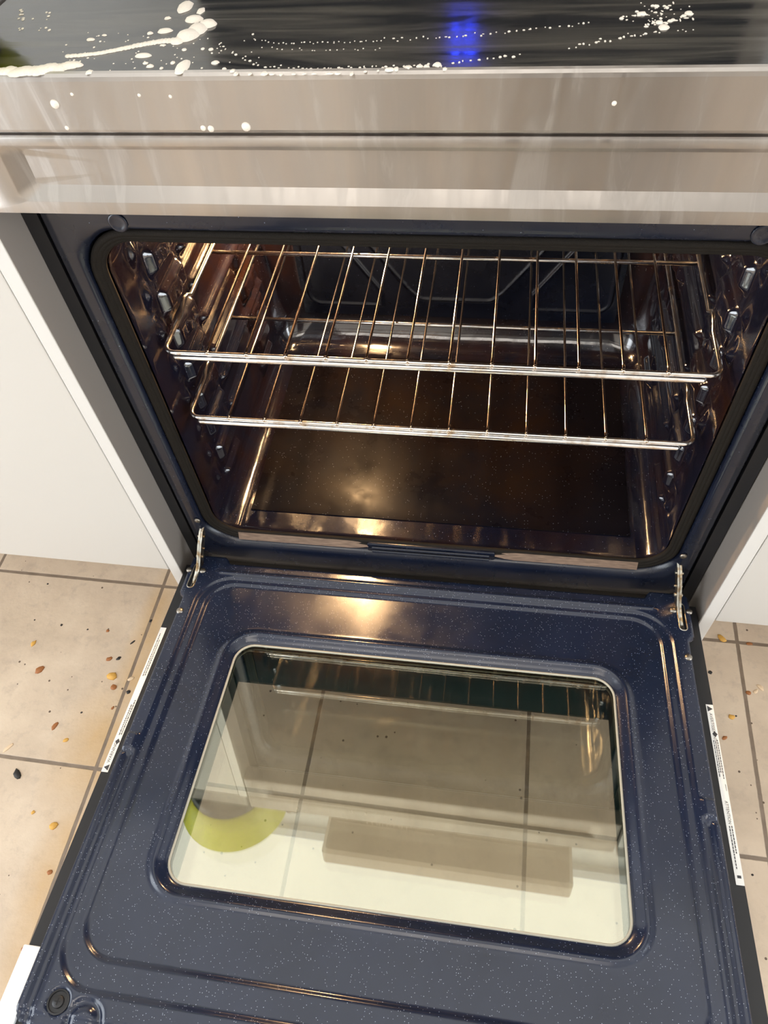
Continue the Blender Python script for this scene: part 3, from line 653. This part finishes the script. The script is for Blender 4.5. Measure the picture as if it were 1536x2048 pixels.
# ------------------------------------------------------------------ foam, bucket
FOAM = [(-0.3102,0.0108,0.0052,0.0046),(-0.3076,0.0103,0.0053,0.005),(-0.3047,0.0095,0.0042,0.0054),(-0.3033,0.0115,0.0058,0.0058),(-0.3005,0.0108,0.0046,0.0061),(-0.297,0.0085,0.005,0.0063),(-0.2949,0.0092,0.005,0.0066),(-0.2929,0.0101,0.0044,0.0068),(-0.2906,0.0103,0.0058,0.007),(-0.2885,0.011,0.0056,0.0071),(-0.286,0.0108,0.0042,0.0072),(-0.2836,0.0109,0.0052,0.0073),(-0.282,0.0128,0.0041,0.0073),(-0.279,0.0114,0.005,0.0073),(-0.277,0.0123,0.0058,0.0072),(-0.2749,0.0129,0.0059,0.0072),(-0.2731,0.0145,0.0057,0.0071),(-0.2709,0.0149,0.0059,0.0069),(-0.2682,0.0141,0.0042,0.0067),(-0.2671,0.0173,0.0045,0.0066),(-0.2639,0.0153,0.0049,0.0063),(-0.2623,0.0171,0.0046,0.006),(-0.2604,0.0183,0.0048,0.0057),(-0.2585,0.0197,0.0052,0.0054),(-0.2562,0.0198,0.0059,0.005),(-0.254,0.0204,0.0059,0.0045),(-0.2663,0.0357,0.0033,0.0033),(-0.2633,0.036,0.0033,0.0033),(-0.2603,0.0364,0.0033,0.0033),(-0.2573,0.0368,0.0033,0.0033),(-0.2543,0.0373,0.0033,0.0033),(-0.2514,0.0378,0.0033,0.0034),(-0.2485,0.0385,0.0033,0.0034),(-0.2456,0.0392,0.0033,0.0034),(-0.2428,0.0401,0.0033,0.0035),(-0.24,0.041,0.0033,0.0036),(-0.2373,0.0421,0.0033,0.0036),(-0.2346,0.0433,0.0033,0.0037),(-0.2319,0.0445,0.0033,0.0038),(-0.2293,0.0459,0.0033,0.0039),(-0.2267,0.0473,0.0033,0.004),(-0.224,0.0487,0.0033,0.0041),(-0.2214,0.0501,0.0033,0.0042),(-0.2188,0.0515,0.0033,0.0043),(-0.2161,0.0529,0.0033,0.0044),(-0.2134,0.0542,0.0033,0.0045),(-0.2107,0.0554,0.0033,0.0047),(-0.2079,0.0565,0.0033,0.0048),(-0.2051,0.0576,0.0033,0.005),(-0.2023,0.0585,0.0033,0.0051),(-0.1994,0.0593,0.0033,0.0053),(-0.1965,0.06,0.0033,0.0055),(-0.1936,0.0606,0.0033,0.0056),(-0.1906,0.061,0.0033,0.0058),(-0.1876,0.0615,0.0033,0.006),(-0.1846,0.0618,0.0033,0.0062),(-0.1997,0.1245,0.0057,0.0109),(-0.1835,0.1156,0.0039,0.0074),(-0.1845,0.099,0.0068,0.0061),(-0.1703,0.0889,0.0071,0.007),(-0.1759,0.0798,0.0074,0.0098),(-0.1805,0.0681,0.0082,0.0096),(-0.1858,0.0593,0.0049,0.0057),(-0.202,0.0781,0.0058,0.004),(-0.2057,0.0348,0.0064,0.0036),(-0.1681,0.0149,0.005,0.0103),(-0.1938,0.0171,0.0035,0.0035),(-0.1842,0.0136,0.0019,0.0026),(-0.1454,0.0216,0.0034,0.0034),(-0.1549,0.0444,0.0024,0.0027),(-0.1782,0.0224,0.0023,0.0035),(-0.2079,0.103,0.0034,0.0031),(-0.2133,0.0748,0.0029,0.003),(-0.2594,0.0647,0.0042,0.003),(-0.2507,0.0726,0.003,0.002),(-0.2381,0.0084,0.0032,0.0044),(-0.1287,0.0084,0.0026,0.0033),(-0.1359,0.0117,0.0023,0.0025),(-0.1618,0.0454,0.002,0.0027),(-0.176,0.0442,0.0024,0.0027),(-0.1957,0.0526,0.0032,0.0019),(-0.1994,0.0221,0.0024,0.0026),(-0.1509,0.0534,0.0008,0.0018),(-0.1466,0.0492,0.0013,0.001),(-0.1439,0.0447,0.0006,0.0018),(-0.1367,0.0379,0.001,0.0009),(-0.1368,0.0397,0.0006,0.0015),(-0.1333,0.0349,0.0014,0.0019),(-0.1264,0.029,0.0006,0.0014),(-0.1238,0.0257,0.0011,0.0009),(-0.1199,0.0242,0.0015,0.0017),(-0.1157,0.0188,0.0012,0.0014),(-0.112,0.0173,0.001,0.0012),(-0.1058,0.0138,0.0015,0.0013),(-0.1021,0.0144,0.0011,0.0007),(-0.0993,0.0146,0.0011,0.0012),(-0.0956,0.0125,0.0012,0.0007),(-0.0949,0.0166,0.0008,0.0012),(-0.0883,0.0124,0.0008,0.0011),(-0.0846,0.012,0.0013,0.0007),(-0.0814,0.0139,0.0008,0.0016),(-0.0779,0.0115,0.0012,0.0008),(-0.0749,0.0105,0.0009,0.0016),(-0.0717,0.0107,0.0013,0.0012),(-0.0669,0.0108,0.0007,0.0015),(-0.0621,0.0109,0.0013,0.0014),(-0.0592,0.0113,0.0008,0.0015),(-0.0574,0.0109,0.0009,0.0011),(-0.0518,0.0119,0.0014,0.0016),(-0.0496,0.011,0.0014,0.0009),(-0.0451,0.0137,0.001,0.001),(-0.043,0.0118,0.0011,0.001),(-0.0367,0.0117,0.0012,0.0017),(-0.034,0.0134,0.0005,0.0015),(-0.0333,0.0109,0.001,0.0011),(-0.0282,0.0134,0.0008,0.0016),(-0.0255,0.0138,0.0007,0.0012),(-0.0203,0.0111,0.0013,0.0015),(-0.1256,0.0616,0.0009,0.0005),(-0.1244,0.0596,0.0007,0.0009),(-0.119,0.0588,0.0005,0.0006),(-0.1162,0.0585,0.0004,0.0009),(-0.1132,0.0556,0.0008,0.001),(-0.1088,0.0542,0.0005,0.0009),(-0.1046,0.053,0.0005,0.0008),(-0.1014,0.054,0.0009,0.001),(-0.0988,0.0522,0.0008,0.0008),(-0.0947,0.0529,0.0007,0.001),(-0.0931,0.0527,0.0009,0.0012),(-0.0874,0.0542,0.0005,0.0008),(-0.0854,0.0546,0.0009,0.0011),(-0.081,0.0546,0.0004,0.0009),(-0.078,0.0519,0.0004,0.0006),(-0.0752,0.0538,0.0004,0.0011),(-0.0716,0.0547,0.0009,0.0012),(-0.0674,0.0537,0.0008,0.0009),(-0.0625,0.0524,0.0009,0.0005),(-0.0628,0.0544,0.0005,0.0006),(-0.0593,0.0548,0.0006,0.0008),(-0.0547,0.0528,0.0004,0.0009),(-0.0505,0.053,0.0005,0.001),(-0.0474,0.0552,0.0007,0.001),(-0.0429,0.0541,0.0008,0.0012),(-0.0419,0.0542,0.0005,0.0007),(-0.039,0.0554,0.0005,0.001),(-0.0333,0.054,0.0006,0.0011),(-0.0308,0.055,0.0004,0.0008),(-0.0276,0.0551,0.0006,0.0011),(-0.1161,0.0465,0.0007,0.0008),(-0.1083,0.0466,0.0006,0.0009),(-0.1038,0.0437,0.0008,0.0007),(-0.0998,0.0427,0.0007,0.001),(-0.0921,0.0426,0.0005,0.0006),(-0.0868,0.0443,0.0005,0.001),(-0.0848,0.0414,0.0004,0.0005),(-0.0764,0.0402,0.0006,0.0009),(-0.0748,0.04,0.0006,0.0006),(-0.0662,0.0402,0.0006,0.0005),(-0.0633,0.0405,0.0008,0.001),(-0.0581,0.0406,0.0007,0.0009),(-0.0535,0.0419,0.0007,0.0006),(-0.0449,0.0412,0.0006,0.0005),(-0.0425,0.0398,0.0007,0.0008),(-0.039,0.0424,0.0004,0.001),(-0.0298,0.0399,0.0004,0.0006),(-0.0269,0.0425,0.0007,0.0007),(-0.0185,0.0126,0.0015,0.0018),(-0.013,0.0143,0.001,0.0014),(-0.0057,0.013,0.001,0.0019),(-0.0039,0.0125,0.0013,0.0019),(0.0014,0.0141,0.001,0.001),(0.0052,0.0157,0.0009,0.0011),(0.0111,0.0162,0.0015,0.0016),(0.0149,0.0137,0.0012,0.0016),(0.0204,0.0126,0.0007,0.0019),(0.0282,0.0172,0.0013,0.0016),(0.0324,0.0182,0.001,0.002),(0.0346,0.0204,0.0007,0.0019),(0.0401,0.0209,0.0012,0.0011),(0.046,0.0217,0.0014,0.0014),(0.0515,0.0237,0.0008,0.0019),(0.0558,0.0239,0.0009,0.001),(0.0602,0.0257,0.0016,0.0018),(0.0634,0.0272,0.0016,0.0018),(0.0693,0.0258,0.0016,0.002),(0.0736,0.0298,0.0008,0.0009),(-0.125,0.0037,0.0024,0.0035),(-0.1145,0.0034,0.0019,0.0028),(-0.1041,0.0035,0.0034,0.0035),(-0.0985,0.0028,0.0026,0.002),(-0.0915,0.0017,0.0015,0.0027),(-0.0824,0.0028,0.0021,0.0018),(-0.0751,0.0029,0.0023,0.0015),(-0.0679,0.0028,0.0028,0.0014),(-0.0568,0.0028,0.0035,0.0019),(-0.0509,0.0027,0.0026,0.0023),(-0.0411,0.0021,0.0017,0.0036),(-0.0319,0.0052,0.0017,0.0021),(-0.023,0.0076,0.0013,0.0033),(-0.0138,0.0084,0.0011,0.0016),(-0.0107,0.0087,0.0027,0.004),(-0.0022,0.0103,0.003,0.004),(0.01,0.0118,0.0025,0.0041),(0.0118,0.0102,0.0013,0.0024),(-0.0259,0.0599,0.0006,0.0015),(-0.0188,0.0587,0.0014,0.001),(-0.0153,0.0541,0.0009,0.0009),(-0.0128,0.0597,0.0012,0.001),(-0.0061,0.0556,0.0004,0.0011),(-0.002,0.059,0.0006,0.0017),(0.0029,0.061,0.0009,0.0018),(0.0065,0.0577,0.0004,0.001),(0.0126,0.0581,0.0005,0.0006),(0.015,0.0592,0.0005,0.0014),(0.0195,0.06,0.0014,0.0008),(0.0221,0.0591,0.001,0.0016),(0.0275,0.06,0.0005,0.0016),(0.032,0.0606,0.0006,0.0017),(0.0337,0.0616,0.0013,0.0013),(0.0402,0.0661,0.0007,0.0013),(0.045,0.0609,0.001,0.0016),(0.0464,0.0639,0.0012,0.0006),(0.0516,0.0639,0.001,0.0015),(0.0557,0.0666,0.0006,0.001),(0.0621,0.0645,0.0004,0.0008),(0.0648,0.0675,0.0013,0.0019),(0.0702,0.0685,0.0008,0.0018),(0.0754,0.0694,0.0012,0.0011),(0.0796,0.0704,0.0014,0.0007),(0.0801,0.0715,0.0009,0.0014),(0.0842,0.0723,0.0008,0.001),(0.0907,0.0738,0.0005,0.0009),(0.0941,0.0726,0.0012,0.0015),(0.1012,0.0751,0.0008,0.0007),(0.1009,0.0749,0.0009,0.001),(0.1075,0.0751,0.0013,0.0016),(0.11,0.0745,0.0004,0.0007),(0.1145,0.0793,0.0004,0.0008),(0.1179,0.0795,0.0012,0.0019),(0.1216,0.0806,0.0008,0.001),(0.1072,0.0379,0.0009,0.001),(0.112,0.0394,0.0006,0.0013),(0.1145,0.0445,0.0015,0.0011),(0.1171,0.045,0.0011,0.002),(0.1211,0.0432,0.0005,0.0017),(0.1259,0.047,0.0013,0.0021),(0.1276,0.0484,0.0011,0.0009),(0.129,0.0528,0.0012,0.0013),(0.132,0.0488,0.001,0.0022),(0.1355,0.0487,0.001,0.002),(0.1417,0.0532,0.0005,0.0016),(0.1427,0.0531,0.0013,0.0021),(0.1451,0.0553,0.0011,0.0021),(0.1504,0.0566,0.0016,0.001),(0.1527,0.0576,0.0008,0.0022),(0.1566,0.0566,0.0008,0.0009),(0.1587,0.0586,0.0008,0.001),(0.1601,0.06,0.0015,0.0017),(0.1667,0.0624,0.0016,0.0008),(0.1674,0.0635,0.0012,0.0008),(0.1715,0.0659,0.0016,0.001),(0.176,0.0712,0.0007,0.0008),(0.1449,0.0866,0.0021,0.0031),(0.1465,0.0899,0.0014,0.0012),(0.1488,0.0898,0.0009,0.0013),(0.1485,0.0839,0.0008,0.0014),(0.1551,0.0912,0.0011,0.0018),(0.154,0.0912,0.0013,0.001),(0.1565,0.0982,0.0017,0.0021),(0.1576,0.0912,0.0022,0.0015),(0.162,0.0961,0.001,0.0034),(0.1631,0.0922,0.0011,0.0011),(0.1637,0.0923,0.0009,0.001),(0.1684,0.1081,0.0019,0.0023),(0.1694,0.0961,0.0015,0.0013),(0.17,0.096,0.0014,0.0018),(0.1711,0.107,0.0024,0.0032),(0.1738,0.0932,0.0012,0.0013),(0.1768,0.1071,0.0018,0.0017),(0.1785,0.1045,0.0016,0.0032),(0.1807,0.1078,0.0018,0.0012),(0.1837,0.113,0.0008,0.0032),(0.1614,0.075,0.0009,0.0021),(0.1614,0.0716,0.0019,0.0016),(0.1631,0.0756,0.0012,0.0024),(0.166,0.0772,0.0009,0.0017),(0.1676,0.075,0.0011,0.0014),(0.167,0.079,0.0015,0.0026),(0.1725,0.0854,0.0014,0.0025),(0.1725,0.0803,0.0014,0.003),(0.1734,0.0706,0.0016,0.0009),(0.1748,0.0781,0.0021,0.0012),(0.1759,0.0766,0.0013,0.0023),(0.1786,0.0805,0.0024,0.0025),(0.1786,0.0793,0.0024,0.0009),(0.1806,0.0823,0.0022,0.0029),(0.1824,0.0815,0.0022,0.0012),(0.1857,0.0821,0.0006,0.0032),(0.1868,0.0874,0.001,0.002),(0.1887,0.0889,0.0024,0.0025),(0.1902,0.0853,0.0022,0.0011),(0.1918,0.0927,0.002,0.0032),(0.1944,0.0943,0.0006,0.0019),(0.1946,0.0836,0.0009,0.0029),(0.1944,0.1056,0.0008,0.0012),(0.1654,0.1017,0.0005,0.0006),(0.1454,0.086,0.0006,0.0008),(0.1859,0.0656,0.0004,0.0005),(0.1649,0.0914,0.0004,0.0006),(0.1575,0.0991,0.0007,0.001),(0.1628,0.1078,0.0005,0.0007),(0.1663,0.0813,0.0005,0.0007),(0.1814,0.1007,0.0007,0.001),(0.1768,0.1032,0.0007,0.0011),(0.1639,0.0828,0.0007,0.0009),(0.1765,0.0878,0.0004,0.0005),(0.1825,0.0643,0.0006,0.0008),(0.1748,0.0979,0.0008,0.0012),(0.1806,0.1003,0.0008,0.0011),(0.1955,0.0924,0.0009,0.0012),(0.1701,0.1034,0.0007,0.001),(0.1603,0.0722,0.0006,0.0009),(0.149,0.0842,0.0008,0.0011),(0.1683,0.0827,0.0008,0.0011),(0.1668,0.0854,0.0007,0.0009),(0.1879,0.101,0.0004,0.0006),(0.1828,0.0812,0.0005,0.0007),(0.1877,0.0628,0.0006,0.0008),(0.1928,0.0652,0.0007,0.001),(0.1606,0.114,0.0007,0.001),(0.1825,0.0927,0.0006,0.0008),(0.1742,0.099,0.0007,0.001),(0.1734,0.0912,0.0004,0.0006),(0.1732,0.095,0.0007,0.001),(0.1529,0.0917,0.0005,0.0006),(0.1645,0.0807,0.0004,0.0006),(0.1464,0.0869,0.0005,0.0006),(0.1714,0.104,0.0004,0.0006),(0.1697,0.0614,0.0008,0.0011),(0.1708,0.0906,0.0004,0.0005),(0.1586,0.096,0.0009,0.0012),(0.1482,0.0609,0.0006,0.0008),(0.1672,0.0986,0.0009,0.0012),(0.153,0.0815,0.0006,0.0008),(-0.2499,0.0614,0.0012,0.0016),(-0.1432,0.0222,0.0011,0.0013),(-0.2529,0.0271,0.001,0.0013),(-0.239,0.044,0.0012,0.0015),(-0.2148,0.0221,0.0005,0.0006),(-0.1719,0.0552,0.0008,0.001),(-0.205,0.0146,0.001,0.0012),(-0.1885,0.0265,0.0007,0.0009),(-0.1502,0.0554,0.0008,0.0011),(-0.1823,0.0471,0.0004,0.0006),(-0.2431,0.0312,0.0006,0.0007),(-0.1526,0.038,0.0011,0.0014),(-0.1346,0.0224,0.0007,0.0008),(-0.2662,0.0377,0.001,0.0013),(-0.1328,0.0587,0.0005,0.0007),(-0.1143,0.0211,0.0007,0.0009),(-0.163,0.0636,0.0008,0.0011),(-0.1646,0.0316,0.0005,0.0006),(-0.2489,0.0325,0.0011,0.0014),(-0.2667,0.0783,0.0005,0.0007),(-0.1506,0.0459,0.0008,0.0009),(-0.1144,0.0297,0.0006,0.0007),(-0.1723,0.0749,0.0006,0.0008),(-0.1689,0.0623,0.0004,0.0005),(-0.1946,0.0518,0.0012,0.0015),(-0.2497,0.0203,0.0007,0.0009),(-0.1464,0.042,0.0009,0.0011),(-0.2286,0.0605,0.0008,0.001),(-0.1491,0.0491,0.0006,0.0007),(-0.2171,0.0696,0.0007,0.0009),(-0.1809,0.036,0.0009,0.0011),(-0.2402,0.0759,0.0004,0.0006),(-0.2273,0.0625,0.0009,0.0011),(-0.2245,0.0224,0.0009,0.0011),(-0.1629,0.0226,0.0008,0.001),(-0.2099,0.0537,0.0005,0.0006),(-0.147,0.0382,0.0005,0.0006),(-0.1251,0.0319,0.0009,0.0011),(-0.2125,0.0672,0.0012,0.0016),(-0.251,0.0509,0.0012,0.0016),(-0.2548,0.0415,0.0008,0.001),(-0.2232,0.0114,0.0007,0.0009),(-0.2739,0.0439,0.0004,0.0005),(-0.1532,0.0135,0.0011,0.0013),(-0.262,0.0293,0.0007,0.0008),(-0.2026,0.0541,0.0007,0.0008),(-0.2495,0.0324,0.0005,0.0006),(-0.1288,0.0701,0.0012,0.0015),(-0.2553,0.072,0.0011,0.0014),(-0.1826,0.0209,0.0008,0.001),(-0.182,0.0693,0.001,0.0012),(-0.1812,0.008,0.0004,0.0005),(-0.2586,0.0291,0.0012,0.0015),(-0.201,0.0252,0.0008,0.001),(-0.2118,0.0426,0.0009,0.0011),(-0.2762,0.0562,0.001,0.0013),(-0.2332,0.0427,0.0006,0.0008),(-0.2126,0.0297,0.001,0.0012),(-0.1223,0.039,0.0005,0.0007),(-0.2313,0.073,0.0006,0.0008),(-0.1776,0.0314,0.0006,0.0007),(-0.2565,0.071,0.0006,0.0007),(-0.199,0.0572,0.0011,0.0014),(-0.1867,0.0507,0.0007,0.0009),(-0.2616,0.0253,0.001,0.0013),(-0.2098,0.0245,0.0006,0.0008),(-0.2463,0.0608,0.0006,0.0007),(-0.1736,0.0292,0.001,0.0012),(-0.2503,0.0227,0.0008,0.001),(-0.2129,0.0399,0.0008,0.0009),(-0.3404,0.1085,0.0014,0.0019),(-0.3113,0.0842,0.0009,0.0012),(-0.3073,0.089,0.0015,0.0019),(-0.3171,0.1191,0.0016,0.0022),(-0.3203,0.12,0.0014,0.0019),(-0.3151,0.1119,0.0017,0.0022),(-0.3138,0.1054,0.0008,0.0011),(-0.3308,0.0887,0.0011,0.0015),(-0.3352,0.1061,0.0017,0.0024),(-0.3465,0.1261,0.0018,0.0025),(-0.3363,0.1087,0.0018,0.0025),(-0.344,0.1229,0.0017,0.0024),(-0.3425,0.1165,0.0018,0.0024),(-0.3289,0.0856,0.001,0.0014),(-0.3404,0.1167,0.0013,0.0018),(-0.3271,0.1077,0.0013,0.0017),(-0.3277,0.0883,0.0017,0.0023),(-0.3118,0.0884,0.0007,0.001),(-0.3426,0.1173,0.0009,0.0012),(-0.3025,0.0843,0.0017,0.0022),(0.1735,0.0696,0.0044,0.0051),(0.1597,0.0937,0.0039,0.0036),(0.1708,0.0783,0.0034,0.0035),(0.1928,0.0929,0.0034,0.0044),(0.0173,0.0143,0.0038,0.0039),(-0.015,0.0074,0.0042,0.0039),(-0.0035,0.0102,0.0028,0.0031),(0.0054,0.0123,0.0028,0.0031),(0.0231,0.0081,0.0024,0.0031)]
fm = MB()
for (x, y, rx, ry) in FOAM:
    rx = max(rx, .0007); ry = max(ry, .0005); big = rx > .0045; rx *= 1.08 if big else .85; ry *= 1.08 if big else .85; hh = min(rx, ry) * .4; k = 20 if big else 10 if rx > .002 else 6
    ph = [random.uniform(.82, 1.16) for _ in range(k)]; ph = [(ph[i - 1] + ph[i] + ph[(i + 1) % k]) / 3 for i in range(k)] if big else ph
    v = [(x + rx * ph[i] * math.cos(2 * math.pi * i / k), y + ry * ph[i] * math.sin(2 * math.pi * i / k), 0) for i in range(k)]
    v += [(x + .75 * (p[0] - x), y + .75 * (p[1] - y), hh * .75) for p in v[:k]] + [(x, y, hh)]
    fm.add(v, [(i, (i + 1) % k, k + (i + 1) % k, k + i) for i in range(k)] + [(k + i, k + (i + 1) % k, 2 * k) for i in range(k)])
fo = fm.build('soap_foam', 'foam', None, True); fo.location = (0, 0, ZT - .0002); fo.rotation_euler = (0, 0, PSI)
tag(fo, 'cream soap foam in streaks and droplets on the black cooktop', 'foam', kind='stuff')
dr = MB()
for x, z, r in ((-.273, .894, .0036), (-.126, .877, .0036), (-.154, .8755, .0026), (-.256, .901, .0014), (-.203, .900, .0014), (-.179, .899, .0014), (.140, .893, .0018), (-.160, .876, .0022), (-.271, .876, .0018)):
    dr.lathe([(r * 1.0, 0), (r * .8, r * .35), (r * .1, r * .5)], (x, YS, z), (0, -1, 0), 12)
do = dr.build('foam_drips', 'foam', None, True); do.rotation_euler = (0, 0, PSI)
tag(do, 'small foam drips on the steel rim below the cooktop edge', 'foam', kind='stuff')
bk = empty('bowl', inworld(-.450, .070, ZT + .0006), PSI); tag(bk, 'lime yellow bowl on a black foot at the left end of the cooktop', 'bowl')
MB().lathe([(.084, 0.0), (.088, .003), (.091, .020), (.090, .022)], (0, 0, 0), (0, 0, 1), 48).build('foot', 'black', bk, True)
MB().lathe([(.088, .0215), (.094, .024), (.108, .045), (.121, .098), (.124, .102), (.120, .102), (.104, .048), (.088, .030)], (0, 0, 0), (0, 0, 1), 56).build('basin', 'yellow', bk, True)

# ------------------------------------------------------------------ crumbs on the tiles
CR = [
('y',-0.5339,-0.1002,.0075,1.2,.4,'largest golden crumb, left of the label on the door edge'),
('o',-0.5237,-0.1199,.0050,1.1,1.4,'brown-tipped crumb stuck just below the largest golden crumb'),
('y',-0.6986,-0.0577,.0042,1.5,1.2,'small yellow flake alone near the left picture edge, under the cabinet door'),
('o',-0.6660,-0.1045,.0058,1.5,.7,'reddish brown crumb left of the big golden crumb, near the left picture edge'),
('o',-0.5982,-0.1959,.0036,2.1,1.2,'long thin rust-brown crumb above the horizontal grout line on the left'),
('y',-0.5702,-0.2159,.0034,1.4,.6,'faint yellow flake just above the left horizontal grout line'),
('o',-0.5735,-0.0190,.0030,1.1,0,'round tan crumb highest above the big golden crumb'),
('o',-0.5508,-0.0706,.0040,1.3,.5,'tan crumb with a dark top just above the largest golden crumb'),
('k',-0.5343,-0.0677,.0030,1.5,.6,'black grain beside the tan crumb above the big golden one'),
('k',-0.6626,-0.0170,.0023,1.2,.2,'black grain in the middle of the upper left tile'),
('k',-0.6258,-0.2776,.0062,1.5,-.7,'large burnt black crumb below the left horizontal grout line'),
('y',-0.5359,-0.3443,.0062,1.2,1.0,'curled cashew-coloured crumb on the lower left tile'),
('y',-0.5754,-0.3297,.0030,1.1,.3,'small tan flake left of the curled crumb on the lower left tile'),
('w',-0.4998,-0.1017,.0034,2.0,.5,'pale sliver lying on the left vertical grout line'),
('k',-0.4950,-0.1245,.0032,1.4,.3,'dark crumb between the left grout line and the oven door'),
('k',-0.5023,0.0089,.0024,1.3,.8,'dark speck on the left grout line near the door corner'),
('k',-0.5203,-0.0355,.0020,2.6,.9,'thin black sliver left of the grout line near the door label'),
('o',-0.5122,-0.1547,.0024,1.5,1.2,'small rust speck close to the left vertical grout line'),
('w',-0.6597,-0.2393,.0030,3.4,.9,'long pale shred above the left grout line near the picture edge'),
('o',-0.5143,-0.4062,.0034,1.2,.4,'brown crumb low on the left tile beside the door'),
('o',-0.5105,-0.5032,.0032,1.2,1.0,'dark red-brown crumb beside the pale trim of the door corner'),
('y',0.4776,0.0850,.0050,1.6,-1.0,'yellow onion-like flake on the grout line under the right cabinet'),
('o',0.5068,-0.0074,.0044,1.1,.2,'round brown crumb on the right vertical grout line'),
('w',0.5178,-0.0036,.0026,2.2,.6,'thin pale sliver touching the round brown crumb on the right'),
('w',0.5263,0.0033,.0040,1.7,-.8,'pale chip right of the right vertical grout line'),
('y',0.4760,-0.0505,.0042,1.2,.1,'yellow crumb with a dark speck beside the right door label'),
('k',0.4829,-0.0481,.0014,1.1,0,'dark speck touching the yellow crumb on the right'),
('o',0.4615,-0.0856,.0028,1.5,.7,'small orange crumb nearest the right door label'),
('k',0.4517,0.0211,.0030,1.2,.1,'dark brown crumb beside the upper right edge of the door'),
('o',0.5201,0.0797,.0028,1.9,.1,'brown shred on the grout line at the right picture edge'),
('k',0.4758,-0.2764,.0017,1.1,0,'lone black speck on the lower right tile'),
('k',-0.7248,0.0621,.0017,1.1,0,'tiny dark speck near the grout line under the left cabinet'),
('k',-0.6112,-0.0203,.0016,1.2,.4,'tiny dark speck in the centre of the upper left tile'),
('k',-0.5618,-0.1684,.0016,1.3,.4,'tiny black speck right of the rust-brown crumb'),
('k',-0.7170,-0.0129,.0016,1.1,0,'tiny dark speck at the left picture edge')
]
def crumb(m, x, y, r, lab, group=None, elong=1.0, rot=0):
    nl = 5; k = 9; v = []
    ph = [random.uniform(.75, 1.2) for _ in range(k)]
    for j in range(nl):
        a = math.pi * .5 * j / (nl - 1)
        for i in range(k):
            q = 2 * math.pi * i / k; rr_ = r * math.cos(a * .94) * ph[i]
            px, py = rr_ * math.cos(q) * elong, rr_ * math.sin(q)
            v.append((px * math.cos(rot) - py * math.sin(rot), px * math.sin(rot) + py * math.cos(rot), r * .55 * math.sin(a) * random.uniform(.85, 1.15)))
    f = [(j * k + i, j * k + (i + 1) % k, (j + 1) * k + (i + 1) % k, (j + 1) * k + i) for j in range(nl - 1) for i in range(k)] + [tuple((nl - 1) * k + i for i in range(k)), tuple(range(k))[::-1]]
    o = obj('crumb', v, f, m, None, True); o.location = (x, y, .0001); tag(o, lab, 'crumb', group)
for (c, x, y, r, el, rot, lab) in CR: crumb('crumb_' + c, x, y, r, lab, 'food crumbs on the floor tiles', el, rot)
